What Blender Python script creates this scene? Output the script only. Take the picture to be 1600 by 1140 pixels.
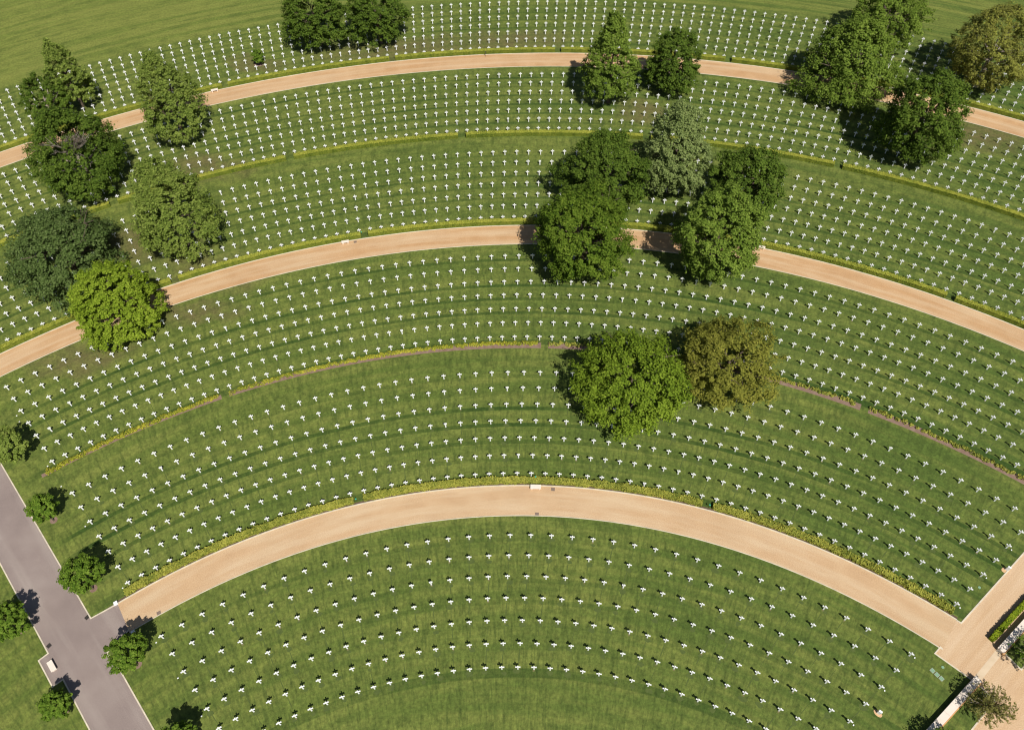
import bpy, math, random
import numpy as np
from mathutils import Vector, Matrix
from mathutils.geometry import tessellate_polygon
for o in list(bpy.data.objects): bpy.data.objects.remove(o, do_unlink=True)
scn = bpy.context.scene
COL = scn.collection
# ---------------------------------------------------------------- camera
PIT, ROLL, FPX, CX, CY, CH = 0.942391, -0.048811, 1228.025, 4.1416, 35.8608, 94.8
cam = bpy.data.cameras.new('camera'); camo = bpy.data.objects.new('camera', cam); COL.objects.link(camo)
fwd = Vector((0, math.cos(PIT), -math.sin(PIT))); rt = Vector((1, 0, 0)); up = rt.cross(fwd)
r2 = rt*math.cos(ROLL)+up*math.sin(ROLL); u2 = -rt*math.sin(ROLL)+up*math.cos(ROLL)
M = Matrix(((r2.x, u2.x, -fwd.x, CX), (r2.y, u2.y, -fwd.y, CY), (r2.z, u2.z, -fwd.z, CH), (0, 0, 0, 1)))
camo.matrix_world = M
cam.sensor_fit = 'HORIZONTAL'; cam.sensor_width = 36; cam.lens = FPX/1600*36
cam.clip_start = 1; cam.clip_end = 5000
scn.camera = camo
# ---------------------------------------------------------------- sky, sun, exposure
SEL, SAZ = math.radians(52), math.radians(158)
w = bpy.data.worlds.new('World'); scn.world = w; w.use_nodes = True
nt = w.node_tree; nt.nodes.clear()
sky = nt.nodes.new('ShaderNodeTexSky'); sky.sky_type = 'NISHITA'; sky.sun_disc = False
sky.sun_elevation = SEL; sky.sun_rotation = SAZ
bg = nt.nodes.new('ShaderNodeBackground'); bg.inputs['Strength'].default_value = 0.05
ow = nt.nodes.new('ShaderNodeOutputWorld')
nt.links.new(sky.outputs[0], bg.inputs[0]); nt.links.new(bg.outputs[0], ow.inputs[0])
sun = bpy.data.lights.new('sun', 'SUN'); sun.energy = 5.0; sun.angle = math.radians(0.53); sun.color = (1, .965, .90)
suno = bpy.data.objects.new('sun', sun); COL.objects.link(suno)
sd = Vector((math.sin(SAZ)*math.cos(SEL), math.cos(SAZ)*math.cos(SEL), math.sin(SEL)))
suno.rotation_euler = sd.to_track_quat('Z', 'Y').to_euler(); suno.location = (0, 0, 150)
scn.view_settings.view_transform = 'Standard'; scn.view_settings.look = 'None'
scn.view_settings.exposure = 0.0; scn.view_settings.gamma = 1.0
# ---------------------------------------------------------------- measured layout (metres)
BLOCKS = {'A': (77.443, 61.141, [-1.58591e-06, 1.37289e-07, 0.034136, 0.0709231], [-2.93478e-07, 2.36726e-05, 0.0305922, 0.0508516], (-18, 18), (-15, 15)),
 'B': (102.987, 86.314, [-5.07323e-07, 4.2946e-06, 0.0230324, 0.0569065], [-3.21045e-07, 8.10612e-06, 0.0218567, 0.0478688], (-28, 29), (-28, 30)),
 'C': (126.5, 109.574, [-2.10283e-07, 4.96015e-06, 0.0178452, 0.0308375], [-1.61982e-07, 5.67307e-06, 0.0172769, 0.0260756], (-36, 35), (-36, 39)),
 'D': (152.827, 135.651, [-1.27896e-07, 4.03316e-06, 0.0143482, 0.0454033], [-7.81247e-08, 3.37322e-06, 0.0140415, 0.0421839], (-21, 39), (-45, 42)),
 'E': (176.88, 159.566, [-4.95532e-08, 2.10196e-06, 0.0122617, 0.0492588], [-4.08144e-08, 2.55947e-06, 0.0120836, 0.0466544], (-24, 43), (-25, 38)),
 'F': (203.912, 186.439, [-2.60451e-08, 1.88759e-06, 0.0105098, 0.0360962], [-3.51934e-08, 1.80563e-06, 0.0104032, 0.0343539], (-51, 33), (-34, 27))}
KR = {'A': (-18, 18), 'B': (-28, 30), 'C': (-36, 44), 'D': (-48, 48), 'E': (-62, 54), 'F': (-64, 64)}   # columns of each lawn
STARS = {('F', 2, -50), ('F', 6, -31), ('F', 1, -25), ('F', 4, -25), ('F', 6, -18), ('F', 4, -11), ('E', 1, -23), ('E', 2, -12), ('E', 3, -22), ('E', 4, -11), ('E', 7, -15), ('D', 3, -4), ('E', 6, -1), ('F', 1, -3), ('F', 3, 0), ('F', 4, 25), ('D', 2, 2), ('E', 3, 29), ('D', 1, -25), ('D', 4, -42), ('D', 7, -24), ('C', 3, -21), ('D', 5, -12), ('C', 6, -8), ('C', 2, 14), ('C', 4, 9), ('D', 4, 28), ('D', 6, 28), ('D', 7, 23), ('D', 1, 38), ('B', 2, -23), ('C', 4, -33), ('C', 5, -35), ('B', 4, -5), ('B', 2, -1), ('B', 6, 0), ('B', 7, 9), ('B', 6, 11), ('C', 7, 26), ('C', 6, 29), ('B', 1, 22), ('A', 3, -5), ('A', 3, 5)}
ARCS = {'p1i': (-0.048, -0.052, 80.548), 'p1o': (-0.024, -0.023, 84.794), 'p2i': (0.139, 0.177, 129.88), 'p2o': (-0.277, -0.079, 134.213),
 'p3i': (-0.21, 0.317, 180.564), 'p3o': (-0.047, 0.462, 185.125), 'bdi': (0.168, -0.574, 107.883), 'bdo': (-0.427, -0.198, 109.055), 'heo': (-0.194, -0.069, 159.032)}
R = math.radians
def arc(n, t, d=0.0):
    a, b, c = ARCS[n]; r = a*t*t+b*t+c+d
    return (r*math.sin(t), r*math.cos(t))
def tilt(pf, k, lim):
    kk = min(max(k, lim[0]), lim[1]); t = ((pf[0]*kk+pf[1])*kk+pf[2])*kk+pf[3]
    if kk != k: t += (k-kk)*((3*pf[0]*kk+2*pf[1])*kk+pf[2])
    return t
def grave(B, j, k):
    b = BLOCKS[B]; t1 = tilt(b[2], k, b[4]); t7 = tilt(b[3], k, b[5]); u = (j-1)/6
    x1, y1, x7, y7 = b[0]*math.sin(t1), b[0]*math.cos(t1), b[1]*math.sin(t7), b[1]*math.cos(t7)
    return (x1+(x7-x1)*u, y1+(y7-y1)*u)
def pixel(x, y, z=0.0):      # only used to count what is in view and to rank by distance
    d = Vector((x-CX, y-CY, z-CH)); q = d.dot(fwd)
    return 800+FPX*d.dot(r2)/q, 570-FPX*d.dot(u2)/q, d.length
# ---------------------------------------------------------------- object helpers
def tag(o, label=None, cat=None, group=None, kind=None):
    if label: o['label'] = label
    if cat: o['category'] = cat
    if group: o['group'] = group
    if kind: o['kind'] = kind
    return o
def link(name, me, mat=None, parent=None, loc=(0, 0, 0), rz=0.0):
    o = bpy.data.objects.new(name, me); COL.objects.link(o)
    if mat is not None and me is not None:
        for m in (mat if isinstance(mat, (list, tuple)) else [mat]): me.materials.append(m)
    o.location = loc; o.rotation_euler = (0, 0, rz)
    if parent: o.parent = parent
    return o
def empty(name, loc, rz=0.0):
    o = bpy.data.objects.new(name, None); COL.objects.link(o); o.location = loc; o.rotation_euler = (0, 0, rz)
    o.empty_display_size = 0.3
    return o
class MB:
    def __init__(s): s.v = []; s.f = []; s.m = []
    def add(s, v, f, m=0):
        b = len(s.v); s.v += [tuple(p) for p in v]; s.f += [tuple(i+b for i in q) for q in f]; s.m += [m]*len(f)
    def box(s, cx, cy, z0, z1, sx, sy, a=0.0, m=0, bev=0.0):
        c, n = math.cos(a), math.sin(a)
        def ring(hx, hy, z): return [(cx+x*c-y*n, cy+x*n+y*c, z) for x, y in ((-hx, -hy), (hx, -hy), (hx, hy), (-hx, hy))]
        L = [ring(sx/2, sy/2, z0)]
        if bev: L += [ring(sx/2, sy/2, z1-bev), ring(sx/2-bev, sy/2-bev, z1)]
        else: L += [ring(sx/2, sy/2, z1)]
        v = sum(L, []); f = [(3, 2, 1, 0)]
        for i in range(len(L)-1):
            for k in range(4): f.append((4*i+k, 4*i+(k+1) % 4, 4*i+4+(k+1) % 4, 4*i+4+k))
        t = 4*(len(L)-1); f.append((t, t+1, t+2, t+3)); s.add(v, f, m)
    def tube(s, pts, rads, n=8, m=0):
        v = []; f = []
        for i, p in enumerate(pts):
            p = Vector(p); d = (Vector(pts[min(i+1, len(pts)-1)])-Vector(pts[max(i-1, 0)])).normalized()
            a = d.orthogonal().normalized(); b = d.cross(a)
            for k in range(n):
                t = 2*math.pi*k/n; v.append(p+(a*math.cos(t)+b*math.sin(t))*rads[i])
        for i in range(len(pts)-1):
            for k in range(n): f.append((i*n+k, i*n+(k+1) % n, (i+1)*n+(k+1) % n, (i+1)*n+k))
        f.append(tuple(range((len(pts)-1)*n, len(pts)*n))); s.add(v, f, m)
    def disc(s, cx, cy, z, r, n=20, sy=1.0, jit=0.0, m=0, rnd=random):
        v = [(cx+r*math.cos(2*math.pi*k/n)*(1+jit*rnd.uniform(-1, 1)), cy+sy*r*math.sin(2*math.pi*k/n)*(1+jit*rnd.uniform(-1, 1)), z) for k in range(n)]
        s.add(v, [tuple(range(n))], m)
    def mesh(s, name):
        me = bpy.data.meshes.new(name); me.from_pydata(s.v, [], s.f); me.update()
        if any(s.m): me.polygons.foreach_set('material_index', s.m)
        return me
    def build(s, name, mat, parent=None, loc=(0, 0, 0), rz=0.0): return link(name, s.mesh(name), mat, parent, loc, rz)
def sheet(name, polys, z, mat):
    b = MB()
    for P in polys:
        tris = tessellate_polygon([[Vector((x, y, 0)) for x, y in P]])
        b.add([(x, y, z) for x, y in P], [t for t in tris])
    o = b.build(name, mat)
    for p in o.data.polygons:
        pass
    me = o.data; fl = [i for i, p in enumerate(me.polygons) if p.normal.z < 0]
    if fl:
        vs = [tuple(v.co) for v in me.vertices]; fs = [tuple(p.vertices) if p.normal.z > 0 else tuple(reversed(p.vertices)) for p in me.polygons]
        me.clear_geometry(); me.from_pydata(vs, [], fs); me.update()
    return tag(o, kind='structure')
def strip(b, pts, wd, z0, z1, m=0):      # a kerb of width wd centred on a polyline
    n = len(pts); v = []; f = []
    for i, p in enumerate(pts):
        a = Vector(pts[max(i-1, 0)]); c = Vector(pts[min(i+1, n-1)]); q = Vector(p)
        d1 = (q-a).normalized() if i > 0 else (c-q).normalized(); d2 = (c-q).normalized() if i < n-1 else d1
        t = (d1+d2).normalized(); k = 1/max(.5, t.dot(d1)); nn = Vector((-t.y, t.x))*wd/2*k
        v += [(q.x+nn.x, q.y+nn.y, z0), (q.x+nn.x, q.y+nn.y, z1), (q.x-nn.x, q.y-nn.y, z1), (q.x-nn.x, q.y-nn.y, z0)]
    for i in range(n-1):
        o = 4*i
        for k in range(3): f.append((o+k, o+k+1, o+k+5, o+k+4))
    f.append((0, 3, 2, 1)); o = 4*(n-1); f.append((o, o+1, o+2, o+3)); b.add(v, f, m)
def quads(name, V, mat, parent=None, mi=None, loc=(0, 0, 0)):     # V: (n,4,3) numpy quads
    n = len(V); me = bpy.data.meshes.new(name)
    me.vertices.add(4*n); me.vertices.foreach_set('co', V.astype(np.float32).ravel())
    me.loops.add(4*n); me.loops.foreach_set('vertex_index', np.arange(4*n, dtype=np.int32))
    me.polygons.add(n); me.polygons.foreach_set('loop_start', np.arange(0, 4*n, 4, dtype=np.int32))
    me.update(calc_edges=True)
    if mi is not None: me.polygons.foreach_set('material_index', mi.astype(np.int32))
    return link(name, me, mat, parent, loc)
# ---------------------------------------------------------------- materials
class NT:
    def __init__(s, name, rough=.9, spec=.2):
        s.mat = bpy.data.materials.new(name); s.mat.use_nodes = True; s.t = s.mat.node_tree
        s.p = s.t.nodes['Principled BSDF']; s.p.inputs['Roughness'].default_value = rough
        s.p.inputs['Specular IOR Level'].default_value = spec
        s.tc = s.n('ShaderNodeTexCoord'); s.co = s.tc.outputs['Object']
    def n(s, k): return s.t.nodes.new(k)
    def put(s, i, v):
        if isinstance(v, bpy.types.NodeSocket): s.t.links.new(v, i)
        else: i.default_value = v
    def math(s, op, a, b=0.0, c=None, clamp=False):
        n = s.n('ShaderNodeMath'); n.operation = op; n.use_clamp = clamp; s.put(n.inputs[0], a); s.put(n.inputs[1], b)
        if c is not None: s.put(n.inputs[2], c)
        return n.outputs[0]
    def noise(s, scale, detail=3, rough=.55, vec=None, out='Fac'):
        n = s.n('ShaderNodeTexNoise'); n.inputs['Scale'].default_value = scale; n.inputs['Detail'].default_value = detail
        n.inputs['Roughness'].default_value = rough; s.put(n.inputs['Vector'], vec if vec is not None else s.co); return n.outputs[out]
    def ramp(s, f, stops, interp='LINEAR'):
        n = s.n('ShaderNodeValToRGB'); cr = n.color_ramp; cr.interpolation = interp
        while len(cr.elements) < len(stops): cr.elements.new(.5)
        for i, (p, c) in enumerate(stops):
            cr.elements[i].position = p; cr.elements[i].color = (c if isinstance(c, tuple) else (c, c, c))+(1,)
        s.put(n.inputs[0], f); return n.outputs[0]
    def mr(s, v, a, b, c=0.0, d=1.0):
        n = s.n('ShaderNodeMapRange'); s.put(n.inputs[0], v)
        for i, q in enumerate((a, b, c, d)): n.inputs[i+1].default_value = q
        return n.outputs[0]
    def mix(s, f, a, b, mode='MIX'):
        n = s.n('ShaderNodeMix'); n.data_type = 'RGBA'; n.blend_type = mode
        s.put(n.inputs['Factor'], f)
        for k, v in (('A', a), ('B', b)):
            i = [q for q in n.inputs if q.name == k and q.type == 'RGBA'][0]
            s.put(i, v if isinstance(v, bpy.types.NodeSocket) else tuple(v)+(1,))
        return [q for q in n.outputs if q.type == 'RGBA'][0]
    def xyz(s, x, y, z=0.0):
        n = s.n('ShaderNodeCombineXYZ'); s.put(n.inputs[0], x); s.put(n.inputs[1], y); s.put(n.inputs[2], z); return n.outputs[0]
    def polar(s):
        n = s.n('ShaderNodeSeparateXYZ'); s.put(n.inputs[0], s.co); x, y = n.outputs[0], n.outputs[1]
        r = s.math('SQRT', s.math('ADD', s.math('MULTIPLY', x, x), s.math('MULTIPLY', y, y)))
        t = s.math('ARCTAN2', x, y); return x, y, r, t
    def bump(s, h, dist, strength=1.0):
        n = s.n('ShaderNodeBump'); n.inputs['Distance'].default_value = dist; n.inputs['Strength'].default_value = strength
        s.put(n.inputs['Height'], h); s.t.links.new(n.outputs[0], s.p.inputs['Normal'])
    def done(s, col): s.put(s.p.inputs['Base Color'], col if isinstance(col, bpy.types.NodeSocket) else tuple(col)+(1,)); return s.mat

def grass_material():
    m = NT('grass', .85, .15); x, y, r, t = m.polar()
    arcl = m.math('MULTIPLY', t, 110.0)
    # broad patches of turf
    big = m.noise(.022, 3, .5); med = m.noise(.16, 4, .6); fine = m.noise(2.6, 4, .7)
    base = m.ramp(big, [(.3, (.100, .144, .027)), (.5, (.130, .168, .036)), (.68, (.160, .180, .044))])
    base = m.mix(m.mr(med, .35, .7, 0, .5), base, (.088, .128, .030))
    # sun and view-angle shading painted into the turf colour: paler, yellower left, darker right
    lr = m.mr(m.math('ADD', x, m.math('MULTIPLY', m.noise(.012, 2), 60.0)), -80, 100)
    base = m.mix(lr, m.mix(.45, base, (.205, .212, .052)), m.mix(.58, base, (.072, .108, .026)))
    # mowing lines along the arcs and, finer, across them
    along = m.noise(1.0, 4, .6, m.xyz(m.math('MULTIPLY', arcl, .04), m.math('MULTIPLY', r, .62)))
    base = m.mix(m.mr(along, .40, .62, 0, .62), base, (.222, .225, .060))
    across = m.noise(1.0, 3, .65, m.xyz(m.math('MULTIPLY', arcl, 1.9), m.math('MULTIPLY', r, .42), 7.3))
    base = m.mix(m.math('MULTIPLY', m.mr(across, .48, .66, 0, .58), m.mr(r, 208, 205)), base, (.058, .082, .020))
    patch = m.noise(.62, 3, .6, m.xyz(arcl, r, 2.0))
    base = m.mix(m.mr(patch, .45, .66, 0, .50), base, (.068, .094, .022))
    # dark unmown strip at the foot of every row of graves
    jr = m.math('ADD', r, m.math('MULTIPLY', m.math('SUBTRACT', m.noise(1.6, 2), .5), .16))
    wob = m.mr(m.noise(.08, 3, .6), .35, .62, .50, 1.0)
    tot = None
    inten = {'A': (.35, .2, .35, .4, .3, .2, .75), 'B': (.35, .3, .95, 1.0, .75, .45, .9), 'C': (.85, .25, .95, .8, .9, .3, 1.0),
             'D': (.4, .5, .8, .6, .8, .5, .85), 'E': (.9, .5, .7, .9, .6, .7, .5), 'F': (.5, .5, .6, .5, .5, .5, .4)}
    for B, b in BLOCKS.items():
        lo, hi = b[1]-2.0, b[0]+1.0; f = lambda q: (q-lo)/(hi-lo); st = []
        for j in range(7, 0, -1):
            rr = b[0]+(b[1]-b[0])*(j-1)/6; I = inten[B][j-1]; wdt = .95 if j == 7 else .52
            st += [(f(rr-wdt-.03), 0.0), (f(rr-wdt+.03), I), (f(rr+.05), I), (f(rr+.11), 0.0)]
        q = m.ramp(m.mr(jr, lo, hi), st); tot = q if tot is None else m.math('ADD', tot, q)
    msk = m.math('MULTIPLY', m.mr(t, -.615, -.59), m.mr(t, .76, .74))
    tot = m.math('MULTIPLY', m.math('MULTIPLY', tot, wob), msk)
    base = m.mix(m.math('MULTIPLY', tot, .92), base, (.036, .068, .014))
    # dry patches under the older trees
    wx = m.math('ADD', x, m.math('MULTIPLY', m.math('SUBTRACT', m.noise(.12, 3), .5), 14.0))
    wy = m.math('ADD', y, m.math('MULTIPLY', m.math('SUBTRACT', m.noise(.12, 3, .5, m.xyz(y, x)), .5), 14.0))
    dry = None
    for px, py, rx, ry in ((-14, 188, 24, 6), (-45, 186, 9, 4), (32, 164, 8, 4), (-52, 153, 13, 5), (-44, 127, 10, 6), (-58, 134, 12, 7), (-46, 118, 9, 3), (92, 152, 12, 6), (-62, 110, 9, 5), (8, 190, 14, 5)):
        ax = m.math('DIVIDE', m.math('SUBTRACT', wx, float(px)), float(rx)); ay = m.math('DIVIDE', m.math('SUBTRACT', wy, float(py)), float(ry))
        dd = m.math('ADD', m.math('MULTIPLY', ax, ax), m.math('MULTIPLY', ay, ay)); q = m.mr(dd, 1.0, .05)
        dry = q if dry is None else m.math('MAXIMUM', dry, q)
    dry = m.math('MULTIPLY', dry, m.mr(m.noise(.5, 4, .65), .3, .6, .3, .95))
    base = m.mix(dry, base, (.150, .122, .055))
    cl = m.noise(1.0, 4, .7, m.xyz(m.math('MULTIPLY', arcl, 1.1), m.math('MULTIPLY', r, .9), 3.1))
    base = m.mix(.55, base, m.mix(m.mr(cl, .34, .66), (.38, .38, .38), (.64, .64, .60)), 'OVERLAY')
    base = m.mix(1.0, base, (.88, .945, .84), 'MULTIPLY'); base = m.mix(m.math('MULTIPLY', m.mr(r, 206, 209), m.mr(along, .42, .58, .10, .55)), base, (.190, .208, .048))
    base = m.mix(.62, base, m.mix(m.mr(fine, .3, .7), (.26, .26, .26), (.76, .76, .72)), 'OVERLAY')
    m.bump(m.math('ADD', m.math('MULTIPLY', fine, .6), m.noise(14, 2)), .05, .5)
    return m.done(base)
def gravel_material(polar=True):
    m = NT('gravel', .95, .1); x, y, r, t = m.polar()
    far = m.mr(r, 95, 125) if polar else None
    c = m.ramp(m.noise(.35, 4, .6), [(.3, (.46, .268, .130)), (.52, (.515, .312, .158)), (.75, (.56, .36, .195))])
    if polar:
        arcl = m.math('MULTIPLY', t, 110.0)
        st = m.noise(1.0, 3, .6, m.xyz(m.math('MULTIPLY', arcl, .07), m.math('MULTIPLY', r, .75)))
        c = m.mix(m.mr(st, .40, .66, 0, .85), c, (.60, .43, .262)); c = m.mix(m.math('MULTIPLY', m.math('SUBTRACT', 1.0, far), .30), c, (.62, .48, .32)); c = m.mix(m.mr(m.noise(.09, 4, .6), .5, .72, 0, .3), c, (.46, .32, .19))
    else:
        u = m.math('ADD', m.math('MULTIPLY', x, .6), m.math('MULTIPLY', y, -.8))
        st = m.noise(.8, 3, .6, m.xyz(m.math('MULTIPLY', x, .12), u)); c = m.mix(m.mr(st, .4, .68, 0, .6), c, (.68, .515, .35)); c = m.mix(.45, c, (.62, .46, .30))
    g = m.noise(9, 3, .8); c = m.mix(.55, c, m.mix(m.mr(g, .3, .7), (.28, .28, .28), (.72, .72, .72)), 'OVERLAY')
    c = m.mix(m.mr(m.noise(1.7, 3, .7), .66, .8, 0, .22), c, (.34, .24, .15))
    m.bump(g, .03, .6); return m.done(c)
def asphalt_material():
    m = NT('asphalt', .88, .25); x, y, r, t = m.polar()
    c = m.ramp(m.noise(.11, 4, .6), [(.3, (.225, .175, .158)), (.5, (.27, .213, .190)), (.72, (.325, .265, .235))])
    u = m.math('ADD', m.math('MULTIPLY', x, .768), m.math('MULTIPLY', y, .64)); v = m.math('SUBTRACT', m.math('MULTIPLY', y, .768), m.math('MULTIPLY', x, .64))
    tr = m.noise(.55, 3, .55, m.xyz(u, m.math('MULTIPLY', v, .06))); c = m.mix(m.mr(tr, .5, .7, 0, .5), c, (.37, .31, .27))
    g = m.noise(11, 2, .7); c = m.mix(.35, c, m.mix(m.mr(g, .3, .7), (.3, .3, .3), (.7, .7, .7)), 'OVERLAY')
    c = m.mix(m.mr(m.noise(.7, 4, .7), .62, .8, 0, .3), c, (.34, .28, .24)); m.bump(g, .01, .5); return m.done(c)
def plain(name, c, c2=None, sc=3.0, rough=.8, spec=.2, bump=0.0):
    m = NT(name, rough, spec)
    if c2 is None: c2 = tuple(v*.82 for v in c)
    q = m.noise(sc, 4, .6)
    if bump: m.bump(q, bump, .6)
    return m.done(m.mix(m.mr(q, .35, .68), c, c2))
def leaf_material(name, a, b, c, tr=.30, g=1.68):
    a, b, c = [tuple(q*g for q in k) for k in (a, b, c)]
    m = NT(name, .8, .08)
    geo = m.n('ShaderNodeNewGeometry'); rnd = geo.outputs['Random Per Island']
    q = m.math('ADD', m.math('ADD', m.math('MULTIPLY', m.noise(.7, 3, .6), .5), m.math('MULTIPLY', m.noise(.16, 2), .45)), m.math('MULTIPLY', m.math('SUBTRACT', rnd, .35), .40))
    col = m.ramp(q, [(.30, a), (.52, b), (.78, c)])
    m.done(col)
    t = m.n('ShaderNodeBsdfTranslucent'); m.put(t.inputs[0], m.mix(1.0, col, (1.0, 1.0, .55), 'MULTIPLY'))
    mx = m.n('ShaderNodeMixShader'); mx.inputs[0].default_value = tr
    m.t.links.new(m.p.outputs[0], mx.inputs[1]); m.t.links.new(t.outputs[0], mx.inputs[2])
    m.t.links.new(mx.outputs[0], m.t.nodes['Material Output'].inputs[0]); return m.mat
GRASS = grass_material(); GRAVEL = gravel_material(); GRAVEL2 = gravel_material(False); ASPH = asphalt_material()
KERB = plain('kerb_stone', (.70, .61, .46), (.52, .46, .35), 1.2)
MARBLE = plain('white_marble', (.88, .88, .87), (.82, .82, .81), 5, .55, .3)
SOIL = plain('red_soil', (.205, .130, .098), (.275, .190, .148), 1.6, .95, .05, .05)
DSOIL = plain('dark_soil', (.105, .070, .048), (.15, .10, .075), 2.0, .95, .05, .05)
CREAM = plain('cream_stone', (.80, .70, .60), (.72, .62, .52), .9, .7)
PLINTH = plain('sandstone_plinth', (.60, .33, .14), (.48, .27, .12), 1.5)
GREY = plain('weathered_stone', (.50, .50, .46), (.40, .40, .36), 1.5)
PAVE = plain('pale_paving', (.66, .52, .36), (.58, .45, .30), .8)
GRATE = plain('grate_iron', (.055, .047, .042), (.035, .03, .028), 4, .6)
SGRATE = plain('sandy_grate', (.25, .18, .14), (.18, .13, .10), 4, .7)
COVER = plain('green_cover', (.24, .38, .25), (.20, .32, .20), 3)
TEAL = plain('green_cap', (.08, .48, .30), (.06, .40, .26), 3, .4)
IRON = plain('dark_metal', (.05, .05, .05), (.08, .07, .06), 6, .5)
BARK = plain('bark', (.16, .125, .09), (.085, .065, .05), 2.5, .95, .05, .04)
PALEBARK = plain('bare_bark', (.36, .31, .25), (.25, .21, .165), 2.5, .95, .05)
# ---------------------------------------------------------------- ground, roads, paths
lawn = MB(); n = 24
for i in range(n):
    for j in range(n):
        x0, x1 = -1500+3000*i/n, -1500+3000*(i+1)/n; y0, y1 = -1400+3000*j/n, -1400+3000*(j+1)/n
        lawn.add([(x0, y0, 0), (x1, y0, 0), (x1, y1, 0), (x0, y1, 0)], [(0, 1, 2, 3)])
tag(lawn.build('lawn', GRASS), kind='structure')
def lin(a, b, n): return [a+(b-a)*i/(n-1) for i in range(n)]
T1, T2 = -.5752, .712
def band(name, ci, co, t0, t1, n, z, mat):
    b = MB(); ts = lin(t0, t1, n); v = []
    for t in ts: v += [arc(ci, t)+(z,), arc(co, t)+(z,)]
    b.add(v, [(2*i, 2*i+1, 2*i+3, 2*i+2) for i in range(n-1)])
    o = b.build(name, mat); me = o.data
    if me.polygons[0].normal.z < 0: me.flip_normals()
    return tag(o, kind='structure')
band('gravel_path', 'p1i', 'p1o', T1, T2, 140, .004, GRAVEL)
band('gravel_path', 'p2i', 'p2o', -.655, 1.0, 160, .004, GRAVEL)
band('gravel_path', 'p3i', 'p3o', -.69, .9, 160, .004, GRAVEL)
A1_, B1_ = arc('p1i', T2), arc('p1o', T2)
wd = Vector((.812, .583)).normalized(); bd = Vector((.799, .601)).normalized()   # directions of the low wall and of the gravel avenue's edge
W1 = Vector((54.92, 57.73)); BC = Vector((55.8, 63.8))
P_ = lambda v: (v[0], v[1])
avenue = [A1_, (52.4, 61.2), (51.5, 60.5), (54.70, 57.55), P_(Vector((54.70, 57.55))-wd*55), (70, 4), (150, 50), P_(BC+bd*115), P_(BC), B1_]
sheet('gravel_avenue', [avenue], .0045, GRAVEL2)
up_ = Vector((-.640, .768)); dn_ = Vector((.636, -.771))
Lr = [P_(Vector((-62.7, 76.9))+up_*115), (-53.0, 65.5), (-53.9, 64.7), (-51.3, 61.6), (-50.3, 62.4), (-45.6, 56.7), P_(Vector((-45.6, 56.7))+dn_*45)]
Rr = [P_(Vector((-38.2, 56.3))+dn_*42), (-38.2, 56.3), (-43.75, 63.08), (-45.9, 65.2), (-43.87, 67.9), arc('p1i', T1), arc('p1o', T1), (-46.4, 71.25), (-49.0, 69.5), (-67.5, 91.7), P_(Vector((-67.5, 91.7))+up_*103)]
sheet('asphalt_road', [Lr+Rr], .008, ASPH)
# lawn patches behind the low walls, laid over the avenue
c1 = Vector((54.94, 57.03)); s1 = c1-wd*60
q1 = [P_(c1), (56.38, 55.19), (52.60, 52.25), P_(Vector((52.60, 52.25))-wd*55), P_(s1)]
c2 = Vector((59.41, 60.15))
q2 = [P_(c2), (60.57, 58.24), P_(Vector((60.57, 58.24))+wd*60), P_(c2+wd*60)]
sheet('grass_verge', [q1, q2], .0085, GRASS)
# paved threshold between the two wall ends
th = [(55.00, 57.72), (55.50, 57.22), (59.25, 60.18), (58.78, 60.68)]
sheet('stone_threshold', [th], .012, PAVE)
# kerbs
kb = MB()
for cn, t0, t1 in (('p1i', T1, T2), ('p1o', T1, T2), ('p2i', -.655, 1.0), ('p2o', -.655, 1.0), ('p3i', -.69, .9), ('p3o', -.69, .9)):
    k = .06 if cn[2] == 'o' else -.06
    strip(kb, [arc(cn, t, k) for t in lin(t0, t1, 200)], .11 if cn[2] == 'i' else .17, -.05, .045)
for L in (Lr[0:6], Lr[5:]): strip(kb, L, .15, -.05, .045)
strip(kb, Rr[0:5], .15, -.05, .045); strip(kb, [(-46.35, 71.05), (-49.0, 69.5), (-67.5, 91.7), Rr[-1]], .15, -.05, .045)
strip(kb, [A1_, (52.4, 61.2), (51.5, 60.5), (54.6, 57.45)], .15, -.05, .05)
strip(kb, [B1_, P_(BC), P_(BC+bd*115)], .17, -.05, .05)
strip(kb, [P_(c1+Vector((.1, -.1))), (56.38, 55.19), (52.60, 52.25), P_(Vector((52.60, 52.25))-wd*55)], .16, -.05, .05)
strip(kb, [P_(c2+Vector((.08, -.1))), (60.57, 58.24), P_(Vector((60.57, 58.24))+wd*60)], .16, -.05, .05)
tag(kb.build('kerb', KERB), kind='structure')
# ---------------------------------------------------------------- hedges
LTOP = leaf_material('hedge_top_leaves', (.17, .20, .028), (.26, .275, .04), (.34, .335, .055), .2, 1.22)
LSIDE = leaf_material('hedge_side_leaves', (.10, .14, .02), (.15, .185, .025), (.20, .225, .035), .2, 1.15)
LBUSH = leaf_material('bushy_hedge_leaves', (.10, .125, .02), (.205, .215, .036), (.31, .295, .055), .2, 1.42)
LBRIGHT = leaf_material('bright_hedge_leaves', (.10, .15, .01), (.17, .23, .012), (.25, .30, .02), .2, 1.1)
LGOLD = leaf_material('golden_plant_leaves', (.11, .14, .015), (.24, .245, .028), (.37, .33, .038), .2, 1.3)
def leafquads(P, N, size, rs, spread=.8, aspect=.7):
    n = len(P); N = N+rs.normal(0, spread, (n, 3)); N /= np.linalg.norm(N, axis=1)[:, None]+1e-9
    a = np.cross(N, rs.normal(0, 1, (n, 3))); a /= np.linalg.norm(a, axis=1)[:, None]+1e-9; b = np.cross(N, a)
    s = (size*rs.uniform(.6, 1.35, n))[:, None]/2; a = a*s; b = b*s*aspect
    return np.stack([P-a-b*.6, P+a*.2-b, P+a+b*.5, P-a*.3+b], 1)
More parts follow.
